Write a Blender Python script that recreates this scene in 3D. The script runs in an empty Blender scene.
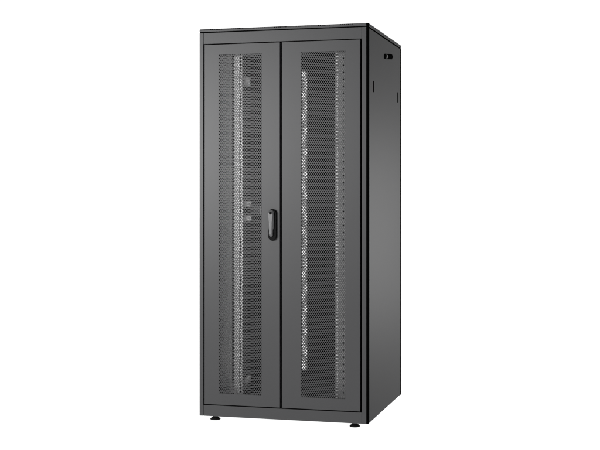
import bpy, math
from math import radians, sin, cos, pi

sc = bpy.context.scene
COL = sc.collection
W, D, H = 0.796, 0.823, 1.787      # cabinet body
FOOT = 0.022                       # clearance given by the levelling feet
LID0 = 1.7735                      # underside of the lid

# ------------------------------------------------------------------ materials
def paint(name, col, rough=0.42, spec=0.5, bump=0.06, scale=900, metal=0.0):
    m = bpy.data.materials.new(name); m.use_nodes = True
    nt = m.node_tree; b = nt.nodes['Principled BSDF']
    b.inputs['Roughness'].default_value = rough
    b.inputs['Specular IOR Level'].default_value = spec
    b.inputs['Metallic'].default_value = metal
    tc = nt.nodes.new('ShaderNodeTexCoord')
    n = nt.nodes.new('ShaderNodeTexNoise'); n.inputs['Scale'].default_value = 3.0
    n.inputs['Detail'].default_value = 5
    nt.links.new(tc.outputs['Object'], n.inputs['Vector'])
    mx = nt.nodes.new('ShaderNodeMix'); mx.data_type = 'RGBA'
    mx.inputs['A'].default_value = (*[c * 0.95 for c in col], 1)
    mx.inputs['B'].default_value = (*[c * 1.05 for c in col], 1)
    nt.links.new(n.outputs['Fac'], mx.inputs['Factor'])
    nt.links.new(mx.outputs['Result'], b.inputs['Base Color'])
    if bump:
        n2 = nt.nodes.new('ShaderNodeTexNoise'); n2.inputs['Scale'].default_value = scale
        n2.inputs['Detail'].default_value = 2
        nt.links.new(tc.outputs['Object'], n2.inputs['Vector'])
        bp = nt.nodes.new('ShaderNodeBump'); bp.inputs['Strength'].default_value = bump
        bp.inputs['Distance'].default_value = 0.0004
        nt.links.new(n2.outputs['Fac'], bp.inputs['Height'])
        nt.links.new(bp.outputs['Normal'], b.inputs['Normal'])
    return m

M_COAT = paint('graphite_powder_coat', (0.043, 0.043, 0.0450), 0.38, 0.5, 0.10, 420)
M_SIDE = paint('graphite_coat_shaded', (0.030, 0.030, 0.0305), 0.55, 0.02)  # same graphite coat, darkened and dulled: shade of the sides put into the colour
M_PERF = paint('perforated_sheet', (0.043, 0.043, 0.0450), 0.38, 0.5, 0)
M_BLACK = paint('black_plastic', (0.002, 0.002, 0.002), 0.6, 0.0, 0)
M_RUBBER = paint('black_rubber', (0.010, 0.010, 0.010), 0.6, 0.12, 0)
M_GLOSS = paint('gloss_black_plastic', (0.003, 0.003, 0.003), 0.3, 0.06, 0)
M_ZINC = paint('galvanised_rail', (0.90, 0.90, 0.90), 0.5, 0.5, 0, metal=0.85)
M_RAIL_SHADED = paint('rail_outer_shaded', (0.45, 0.45, 0.45), 0.5, 0.5, 0)  # darker copy for the right rail's outer part, shade in the colour
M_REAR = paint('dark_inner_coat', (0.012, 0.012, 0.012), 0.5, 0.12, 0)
M_GREY = paint('grey_inner_sheet', (0.85, 0.85, 0.85), 0.5, 0.5, 0)
M_INNER = paint('inner_bracket_grey', (0.95, 0.95, 0.95), 0.5, 0.5, 0)
M_LEVER = paint('satin_grey_lever', (0.12, 0.12, 0.123), 0.3, 0.6, 0)

# ------------------------------------------------------------------ mesh helper
class MB:
    def __init__(s): s.v = []; s.f = []; s.m = []
    def P(s, x, y, z):
        s.v.append((x - W/2, y - D/2, z + FOOT)); return len(s.v) - 1
    def face(s, pts, m=0):
        s.f.append([s.P(*p) for p in pts]); s.m.append(m)
    def box(s, x0, x1, y0, y1, z0, z1, m=0):
        i = [s.P(x, y, z) for z in (z0, z1) for y in (y0, y1) for x in (x0, x1)]
        for q in ((0,2,3,1),(4,5,7,6),(0,1,5,4),(2,6,7,3),(0,4,6,2),(1,3,7,5)):
            s.f.append([i[k] for k in q]); s.m.append(m)
    def prism(s, pts, z0, z1, m=0):            # plan outline (x, y), counter-clockwise
        a = [s.P(x, y, z0) for x, y in pts]; b = [s.P(x, y, z1) for x, y in pts]; n = len(pts)
        s.f.append(a[::-1]); s.f.append(b); s.m += [m, m]
        for k in range(n):
            s.f.append([a[k], a[(k+1) % n], b[(k+1) % n], b[k]]); s.m.append(m)
    def plate(s, out, y0, y1, m=0, inset=0.0, flip=False):  # front outline (x, z) extruded in y, y0 nearer; bevelled rim
        cx = sum(p[0] for p in out)/len(out); cz = sum(p[1] for p in out)/len(out)
        def ring(k, y):
            r = []
            for x, z in out:
                dx, dz = x-cx, z-cz; L = math.hypot(dx, dz) or 1
                r.append(s.P(x - dx/L*k, y, z - dz/L*k))
            return r
        b = ring(0, y1); c = ring(0, y0 + inset) ; a = ring(inset, y0); n = len(out)
        s.f.append(a[::-1] if not flip else a); s.m.append(m)
        s.f.append(b); s.m.append(m)
        for p, q in ((a, c), (c, b)):
            for k in range(n):
                s.f.append([p[k], p[(k+1) % n], q[(k+1) % n], q[k]]); s.m.append(m)
    def ringsheet(s, x0, x1, z0, z1, a0, a1, b0, b1, y0, y1, m=0):   # rectangular sheet with a rectangular opening
        O = [(x0,z0),(x1,z0),(x1,z1),(x0,z1)]; I = [(a0,b0),(a1,b0),(a1,b1),(a0,b1)]
        of = [s.P(x,y0,z) for x,z in O]; nf = [s.P(x,y0,z) for x,z in I]
        ob = [s.P(x,y1,z) for x,z in O]; nb = [s.P(x,y1,z) for x,z in I]
        for k in range(4):
            j = (k+1) % 4
            for q in ([of[k],of[j],nf[j],nf[k]], [ob[j],ob[k],nb[k],nb[j]], [of[j],of[k],ob[k],ob[j]], [nf[k],nf[j],nb[j],nb[k]]):
                s.f.append(q); s.m.append(m)
    def lathe(s, cx, cy, prof, n=28, m=0):     # prof: (r, z)
        rings = [[s.P(cx + r*cos(2*pi*k/n), cy + r*sin(2*pi*k/n), z) for k in range(n)] for r, z in prof]
        for a, b in zip(rings, rings[1:]):
            for k in range(n):
                s.f.append([a[k], a[(k+1) % n], b[(k+1) % n], b[k]]); s.m.append(m)
        s.f.append(rings[0][::-1]); s.m.append(m); s.f.append(rings[-1]); s.m.append(m)
    def build(s, name, mats, parent, bevel=0, smooth=False, seg=2):
        me = bpy.data.meshes.new(name); me.from_pydata(s.v, [], s.f)
        for mt in (mats if isinstance(mats, (list, tuple)) else [mats]): me.materials.append(mt)
        me.polygons.foreach_set('material_index', s.m)
        if smooth: me.polygons.foreach_set('use_smooth', [True]*len(s.f))
        me.update()
        o = bpy.data.objects.new(name, me); COL.objects.link(o); o.parent = parent
        if bevel:
            bv = o.modifiers.new('bevel', 'BEVEL'); bv.width = bevel; bv.segments = seg
            bv.limit_method = 'ANGLE'; bv.angle_limit = radians(35)
            bv.harden_normals = False
        return o

def stadium(cx, z0, z1, r, n=10):
    pts = [(cx + r*cos(a), z0 + r + r*sin(a)) for a in [pi + pi*k/n for k in range(n+1)]]
    pts += [(cx + r*cos(a), z1 - r + r*sin(a)) for a in [pi*k/n for k in range(n+1)]]
    return pts

# ------------------------------------------------------------------ the cabinet
TH = radians(-15.05)
F = 1181.0                                    # focal length in photo pixels (600 wide)
Lx, Ly = (199.5-300)*H/386.3, F*H/386.3       # front left corner, camera at x = y = 0
cab = bpy.data.objects.new('server_cabinet', None); COL.objects.link(cab)
cab.location = (Lx + W/2*cos(TH) - D/2*sin(TH), Ly + W/2*sin(TH) + D/2*cos(TH), 0)
cab.rotation_euler = (0, 0, TH)
cab['label'] = 'tall graphite grey steel server cabinet with perforated double doors and a swing handle'
cab['category'] = 'server cabinet'

def lab(o, t): o['label'] = t; return o

# front frame: two posts, head and foot rails
b = MB(); b.box(0.0, 0.0185, 0, 0.03, 0, 1.7690); b.build('front_post', M_COAT, cab, 0.0012)
b = MB(); b.box(0.7668, 0.7868, 0, 0.03, 0, 1.7690); b.build('front_post', M_COAT, cab, 0.0012)
b = MB(); b.box(0.0195, 0.7659, 0.0006, 0.03, 1.7178, 1.7690); b.build('head_rail', M_COAT, cab, 0.0012)
b = MB(); b.box(0.0195, 0.7659, 0.0006, 0.03, 0, 0.0500); b.build('foot_rail', M_COAT, cab, 0.0012)
b = MB(); b.ringsheet(0.0015, 0.785, 0.002, 1.7722, 0.034, 0.748, 0.063, 1.704, 0.031, 0.040)  # black ring added behind the door gaps to keep them dark
b.box(0.383, 0.400, 0.031, 0.040, 0.063, 1.704)
b.build('door_gap_fill', M_BLACK, cab)
# rear frame
b = MB(); b.ringsheet(0.002, W-0.003, 0.0, 1.769, 0.022, W-0.022, 0.051, 1.7178, D-0.03, D-0.001)
b.build('rear_frame', M_REAR, cab, 0.0012)
b = MB(); b.ringsheet(0.0135, W-0.0135, 0.004, 1.766, 0.034, W-0.034, 0.063, 1.704, D-0.038, D-0.031)  # black ring and strip added to stop light leaking round the rear doors
b.box(0.388, 0.408, D-0.0345, D-0.0275, 0.063, 1.704)
b.build('rear_light_stop', M_BLACK, cab)

# lid with its rolled front edge and vent slots
b = MB()
zt = H
pts = lambda i, z: [(0, i), (0.7868, i), (0.7868, 0.012), (W, 0.024), (W, D), (0, D)]
lo = [b.P(x, y, LID0) for x, y in pts(0, 0)]
md = [b.P(x, y, zt-0.0065) for x, y in pts(0, 0)]
up = [b.P(x, y, zt) for x, y in pts(0.004, 0)]
for A, B in ((lo, md), (md, up)):
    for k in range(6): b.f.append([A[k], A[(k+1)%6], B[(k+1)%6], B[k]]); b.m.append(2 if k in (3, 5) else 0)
b.f.append(up); b.f.append(lo[::-1]); b.m += [0, 0]
g = 0
while 0.052 + g*0.1025 < 0.74:
    x0 = 0.052 + g*0.1025
    for k in range(7):
        xa = x0 + k*0.0088
        if xa > 0.77: break
        # small louvre opening lying in the sloped front edge
        q = lambda t: (0.004*t - 0.00035, zt - 0.0065 + 0.0065*t)
        (ya, za), (yb, zb) = q(0.15), q(0.95)
        b.face([(xa, ya, za), (xa+0.0043, ya, za), (xa+0.0043, yb, zb), (xa, yb, zb)], 1)
    g += 1
b.build('lid', [M_COAT, M_BLACK, M_SIDE], cab, 0.0010)
b = MB(); b.box(0.0004, W-0.001, 0.004, D-0.001, 1.7692, 1.7733); b.build('lid_gasket', M_BLACK, cab)

# black corner strips between the front frame and the side panels
b = MB(); b.prism([(0.7872, 0.0012), (0.7925, 0.004), (0.7957, 0.0095), (0.7957, 0.0232), (0.7872, 0.0232)], 0.0, zt+0.0004)
b.build('corner_strip', M_BLACK, cab)
b = MB(); b.prism([(0.0003, 0.0305), (0.004, 0.0305), (0.004, 0.036), (0.0003, 0.036)], 0.0, 1.769)
b.build('corner_strip', M_BLACK, cab)
b = MB(); b.prism([(W-0.012, D-0.021), (W+0.0004, D-0.021), (W+0.0004, D-0.003), (W-0.004, D-0.0005), (W-0.012, D-0.0005)], 0.0, 1.7690)
b.build('corner_strip', M_BLACK, cab)

# side panels
def side(xi, xo, first):
    b = MB(); b.box(min(xi, xo), max(xi, xo), 0.0236 if first else 0.037, D-0.0215, 0.0, 1.7665)
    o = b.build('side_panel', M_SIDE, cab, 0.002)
    s = 1 if xo > xi else -1
    # vertical slots
    for yy in (0.108, 0.722):
        b = MB(); b.box(min(xo, xo+s*0.0006), max(xo, xo+s*0.0006), yy, yy+0.019, 1.488, 1.539)
        b.build('slot', M_BLACK, o)
    # recessed latch: black dish, round lock and pull bar
    b = MB()
    n = 8; y0, y1, z0, z1, r = 0.372, 0.575, 1.6725, 1.6965, 0.0118
    cn = [(y0+r, z0+r, pi), (y1-r, z0+r, 1.5*pi), (y1-r, z1-r, 0), (y0+r, z1-r, .5*pi)]
    outl = [(cy + r*cos(a0+pi/2*k/n), cz + r*sin(a0+pi/2*k/n)) for cy, cz, a0 in cn for k in range(n+1)]
    outl = [(y, z + (y-0.418)*0.10) for y, z in outl]
    A = [b.P(xo+s*0.0025, y, z) for y, z in outl]; B = [b.P(xo-s*0.001, y, z) for y, z in outl]
    b.f.append(A if s > 0 else A[::-1]); b.m.append(0)
    for k in range(len(A)):
        j = (k+1) % len(A); b.f.append([A[k], B[k], B[j], A[j]]); b.m.append(0)
    b.build('latch_plate', M_BLACK, o)
    b = MB(); nn = 20
    A = [b.P(xo+s*0.0085, 0.418+0.013*cos(2*pi*k/nn), 1.684+0.007*sin(2*pi*k/nn)) for k in range(nn)]
    B = [b.P(xo+s*0.0026, 0.418+0.017*cos(2*pi*k/nn), 1.684+0.009*sin(2*pi*k/nn)) for k in range(nn)]
    b.f.append(A if s > 0 else A[::-1]); b.m.append(0)
    for k in range(nn):
        j = (k+1) % nn; b.f.append([A[k], B[k], B[j], A[j]]); b.m.append(0)
    b.build('round_lock', M_REAR, o)
    b = MB(); b.box(min(xo+s*0.0026, xo+s*0.008), max(xo+s*0.0026, xo+s*0.008), 0.452, 0.562, 1.6785, 1.692)
    b.v = [(x, y, z + (y + D/2 - 0.418)*0.10) for x, y, z in b.v]
    b.build('pull_bar', M_BLACK, o, 0.002)
    return o
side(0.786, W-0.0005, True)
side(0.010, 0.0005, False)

# perforated sheet: hexagonal lattice of real holes with thickness
P = 0.0092; RY = P*0.8660254; R0 = P/1.7320508; RH = R0*0.67
PERF_W, PERF_Z0, PERF_Z1 = 0.2045, 0.1075, 1.6655
def perf_mesh():
    v, f = [], []
    nx = int(PERF_W/P) + 3; nz = int((PERF_Z1-PERF_Z0)/RY) + 3
    dirs = [(sin(pi/3*k), cos(pi/3*k)) for k in range(6)]
    for j in range(nz):
        for i in range(nx):
            cx = (i - 0.75)*P + (P/2 if j % 2 else 0); cz = PERF_Z0 + (j - 0.6)*RY
            base = len(v)
            for rad, y in ((R0, 0), (RH, 0), (RH, 0.0006)):
                for dx, dz in dirs:
                    x = min(max(cx + dx*rad, -0.004), PERF_W+0.004); z = min(max(cz + dz*rad, PERF_Z0-0.004), PERF_Z1+0.004)
                    v.append((x, y, z))
            for k in range(6):
                q = (k+1) % 6
                f.append((base+k, base+q, base+6+q, base+6+k))
                f.append((base+6+k, base+6+q, base+12+q, base+12+k))
    me = bpy.data.meshes.new('perforated_sheet'); me.from_pydata(v, [], f); me.materials.append(M_PERF); me.update()
    return me
PM = perf_mesh()
def perf(parent, x0, y):
    o = bpy.data.objects.new('perforated_sheet', PM); COL.objects.link(o); o.parent = parent
    o.location = (x0 - W/2, y - D/2, FOOT); return o

def door(x0, x1, px0, y0, y1, yp, mat=None):
    b = MB(); b.ringsheet(x0, x1, 0.0545, 1.7138, px0, px0+PERF_W, PERF_Z0, PERF_Z1, y0, y1)
    o = b.build('door', mat or M_COAT, cab, 0.0012)
    perf(o, px0, yp)
    return o
dl = door(0.0245, 0.3868, 0.0947, 0.0, 0.022, 0.0012)
dr = door(0.3958, 0.7585, 0.4865, 0.0, 0.022, 0.0012)
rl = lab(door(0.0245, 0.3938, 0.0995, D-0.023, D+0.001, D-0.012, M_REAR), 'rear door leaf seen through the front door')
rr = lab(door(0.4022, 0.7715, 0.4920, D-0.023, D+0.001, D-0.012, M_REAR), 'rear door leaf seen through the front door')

# swing handle on the left leaf
b = MB(); b.plate(stadium(0.3538, 0.8125, 0.9565, 0.0192), -0.014, 0.0, 0, 0.003)
b.build('handle_base', M_GLOSS, dl)
def lever_out():
    c = 0.3505
    pts = []
    n = 10
    pts += [(c + 0.0085*cos(a), 0.8375 + 0.006*sin(a)) for a in [pi + pi*k/n for k in range(n+1)]]
    pts += [(c + 0.0095, 0.862), (c + 0.0125, 0.872), (c+0.0135, 0.90)]
    pts += [(c + 0.0135*cos(a), 0.9395 + 0.0135*sin(a)) for a in [pi*k/n for k in range(n+1)]]
    pts += [(c - 0.0135, 0.90), (c - 0.0125, 0.872), (c - 0.0095, 0.862)]
    return pts
b = MB(); b.plate(lever_out(), -0.030, -0.0145, 0, 0.0085)
b.build('handle', M_LEVER, dl, 0.002, seg=3)
b = MB(); b.plate([(0.3505+0.0068*cos(2*pi*k/24), 0.9385+0.0068*sin(2*pi*k/24)) for k in range(24)], -0.0318, -0.0301, 0, 0.0006)
b.plate([(0.3505+0.0012*x, 0.9385+0.004*z) for x, z in ((-1,-1),(1,-1),(1,1),(-1,1))], -0.0320, -0.0317, 1)
b.build('lock_cylinder', [M_RUBBER, M_BLACK], dl)

# 19 inch mounting rails with unit holes
def strip_holes(b, x0, x1, hx, z0, z1, pitch, hw, hh, y0, m=0):
    """flat vertical strip in the plane y0 with real rectangular holes"""
    z = z0
    b.face([(x0,y0,z0),(hx-hw/2,y0,z0),(hx-hw/2,y0,z1),(x0,y0,z1)], m)
    b.face([(hx+hw/2,y0,z0),(x1,y0,z0),(x1,y0,z1),(hx+hw/2,y0,z1)], m)
    a, c = hx-hw/2, hx+hw/2
    while z < z1:
        t = min(z + pitch - hh, z1)
        b.face([(a,y0,z),(c,y0,z),(c,y0,t),(a,y0,t)], m)
        if t < z1:
            e = min(t+hh, z1); d = 0.002
            b.face([(a,y0,t),(a,y0+d,t),(a,y0+d,e),(a,y0,e)], m); b.face([(c,y0,t),(c,y0+d,t),(c,y0+d,e),(c,y0,e)], m)
            b.face([(a,y0,t),(c,y0,t),(c,y0+d,t),(a,y0+d,t)], m)
        z += pitch
def rail(xin, s, y0, width):
    b = MB(); xo = xin + s*width
    strip_holes(b, min(xin, xo), max(xin, xo), xin + s*0.0085, 0.062, 1.708, 0.01482, 0.0085, 0.0088, y0)
    b.box(min(xin+s*0.003, xo-s*0.003), max(xin+s*0.003, xo-s*0.003), y0+0.008, y0+0.009, 0.062, 1.708, 1)  # black backing added so the rail holes stay dark
    b.box(min(xin, xin+s*0.002), max(xin, xin+s*0.002), y0+0.0005, y0+0.012, 0.062, 1.708)
    b.box(min(xo, xo-s*0.002), max(xo, xo-s*0.002), y0+0.0005, y0+0.025, 0.062, 1.708)
    return b.build('mounting_rail', [M_ZINC, M_BLACK], cab)
rail(0.173, -1, 0.10, 0.037)
rail(0.623, 1, 0.10, 0.0125)
rail(0.173, -1, 0.70, 0.037)
rail(0.623, 1, 0.70, 0.037)

# plate beside the left rail; right rail's outer part, shade put into its grey
b = MB(); b.box(0.055, 0.124, 0.100, 0.1015, 0.062, 1.708)
b.box(0.055, 0.0565, 0.1016, 0.125, 0.062, 1.708)
b.build('rail_side_plate', M_GREY, cab)
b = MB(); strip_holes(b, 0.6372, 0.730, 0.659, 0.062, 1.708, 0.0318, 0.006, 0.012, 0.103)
b.box(0.6372, 0.730, 0.110, 0.112, 0.062, 1.708, 1)  # black backing added to keep rear light out of the holes
b.build('rail_side_plate', [M_RAIL_SHADED, M_BLACK], cab)

# inner corner posts, base pan and depth struts
for x, y in ((0.014, 0.045), (W-0.054, 0.045), (0.014, D-0.09), (W-0.054, D-0.09)):
    b = MB(); b.box(x, x+0.036, y, y+0.045, 0.004, 1.767); b.build('corner_post', M_REAR, cab, 0.002)
b = MB(); b.box(0.012, W-0.012, 0.032, D-0.032, 0.003, 0.008)
for y in (0.1, 0.7):
    b.box(0.051, W-0.055, y-0.012, y+0.04, 0.0085, 0.060)
b.build('base_pan', M_COAT, cab)
for y in (0.1, 0.7):
    b = MB(); b.box(0.051, W-0.055, y-0.012, y+0.04, 1.710, 1.766); b.build('top_crossbar', M_REAR, cab)
for xa, xb in ((0.016, 0.026), (W-0.026, W-0.016)):
    b = MB(); b.box(xa, xb, 0.091, 0.732, 0.035, 0.085); b.build('depth_strut', M_INNER, cab)
    b = MB(); b.box(xa, xb, 0.55, 0.72, 0.962, 0.990); b.box(xa, xb, 0.55, 0.72, 0.888, 0.912); b.box(xa, xb, 0.722, 0.732, 0.888, 0.990)
    b.build('cable_bracket', M_INNER, cab)
    b = MB(); b.box(xa, xb, 0.585, 0.70, 1.585, 1.630); b.build('support_bracket', M_INNER, cab)
    xm = 0.0265 if xa < 0.4 else xa - 0.0455
    b = MB(); b.box(xm, xm+0.045, D-0.103, D-0.0905, 0.925, 0.965); b.build('hinge', M_INNER, cab)

# levelling feet
for x, y in ((0.062, 0.045), (0.725, 0.045), (0.062, D-0.06), (0.725, D-0.06)):
    b = MB()
    b.lathe(x, y, [(0.0225, -FOOT), (0.0245, -FOOT+0.002), (0.0225, -FOOT+0.0055), (0.0125, -FOOT+0.0125), (0.0115, -FOOT+0.015)])
    o = b.build('levelling_foot', M_RUBBER, cab, 0, True)
    b = MB(); b.lathe(x, y, [(0.012, -0.008), (0.012, 0.0025)], 6); b.build('nut', M_RUBBER, o)

# ------------------------------------------------------------------ white surface it stands on, made to glow so no contact shadow shows
me = bpy.data.meshes.new('floor')
me.from_pydata([(-40, -30, 0), (40, -30, 0), (40, 60, 0), (-40, 60, 0)], [], [(0, 1, 2, 3)])
fl = bpy.data.objects.new('floor', me); COL.objects.link(fl); fl['kind'] = 'structure'
m = bpy.data.materials.new('white_glow_sheet'); m.use_nodes = True; nt = m.node_tree
for n in list(nt.nodes): nt.nodes.remove(n)
out = nt.nodes.new('ShaderNodeOutputMaterial'); mix = nt.nodes.new('ShaderNodeMixShader'); mix.inputs[0].default_value = 0.12
tr = nt.nodes.new('ShaderNodeBsdfTranslucent'); tr.inputs[0].default_value = (0.95, 0.95, 0.95, 1)
df = nt.nodes.new('ShaderNodeBsdfDiffuse'); df.inputs[0].default_value = (0.85, 0.85, 0.85, 1)
nt.links.new(tr.outputs[0], mix.inputs[1]); nt.links.new(df.outputs[0], mix.inputs[2]); nt.links.new(mix.outputs[0], out.inputs[0])
me.materials.append(m)

# ------------------------------------------------------------------ white studio surround
w = bpy.data.worlds.new('World'); sc.world = w; w.use_nodes = True; nt = w.node_tree
bg = nt.nodes['Background']; bg.inputs[0].default_value = (1, 1, 1, 1)
tc = nt.nodes.new('ShaderNodeTexCoord'); sp = nt.nodes.new('ShaderNodeSeparateXYZ')
nt.links.new(tc.outputs['Generated'], sp.inputs[0])
def mr(src, a, c, d, e):
    n = nt.nodes.new('ShaderNodeMapRange'); n.interpolation_type = 'SMOOTHSTEP'
    n.inputs['From Min'].default_value = a; n.inputs['From Max'].default_value = c
    n.inputs['To Min'].default_value = d; n.inputs['To Max'].default_value = e
    nt.links.new(src, n.inputs['Value']); return n
back = mr(sp.outputs['Y'], 0.25, 0.86, 0.11, 1.12)
below = mr(sp.outputs['Z'], -0.06, 0.0, 1.0, 0.0)  # added brightness under the floor, glows up through the sheet
mm = nt.nodes.new('ShaderNodeMix'); mm.data_type = 'FLOAT'
nt.links.new(below.outputs[0], mm.inputs['Factor']); nt.links.new(back.outputs[0], mm.inputs[2]); mm.inputs[3].default_value = 1.23
nt.links.new(mm.outputs[0], bg.inputs['Strength'])

# ------------------------------------------------------------------ lamps
def area(name, loc, target, sx, sy, power):
    l = bpy.data.lights.new(name, 'AREA'); l.shape = 'RECTANGLE'; l.size = sx; l.size_y = sy; l.energy = power
    o = bpy.data.objects.new(name, l); COL.objects.link(o); o.location = loc
    from mathutils import Vector
    o.rotation_euler = (Vector(target) - Vector(loc)).to_track_quat('-Z', 'Y').to_euler()
    return o
area('key_softbox', (-3.0, 1.2, 1.58), (-0.4, 5.4, 1.58), 1.2, 1.2, 53)
area('left_softbox', (-3.6, 2.6, 1.5), (-0.4, 5.4, 1.5), 1.0, 1.0, 80)
area('lid_edge_fill', (-0.45, 4.45, 3.7), (-0.1, 5.4, 1.8), 1.0, 1.0, 12)  # added lamp, lightens the sloped front edge of the lid
area('side_softbox', (2.5, 7.5, 0.80), (0.45, 5.75, 0.85), 1.2, 1.3, 88)

# ------------------------------------------------------------------ camera
cd = bpy.data.cameras.new('camera'); cam = bpy.data.objects.new('camera', cd); COL.objects.link(cam)
cd.sensor_width = 36; cd.lens = 36*F/600; cd.shift_x = 0; cd.shift_y = -(225-196.5)/600
cam.location = (0, 0, 1.0135 + FOOT); cam.rotation_euler = (pi/2, 0, 0)
cd.clip_start = 0.05; cd.clip_end = 300
sc.camera = cam

sc.view_settings.view_transform = 'Standard'; sc.view_settings.look = 'None'
sc.view_settings.exposure = 0; sc.view_settings.gamma = 1
sc.cycles.use_denoising = True
sc.cycles.max_bounces = 8
sc.cycles.filter_width = 1.3
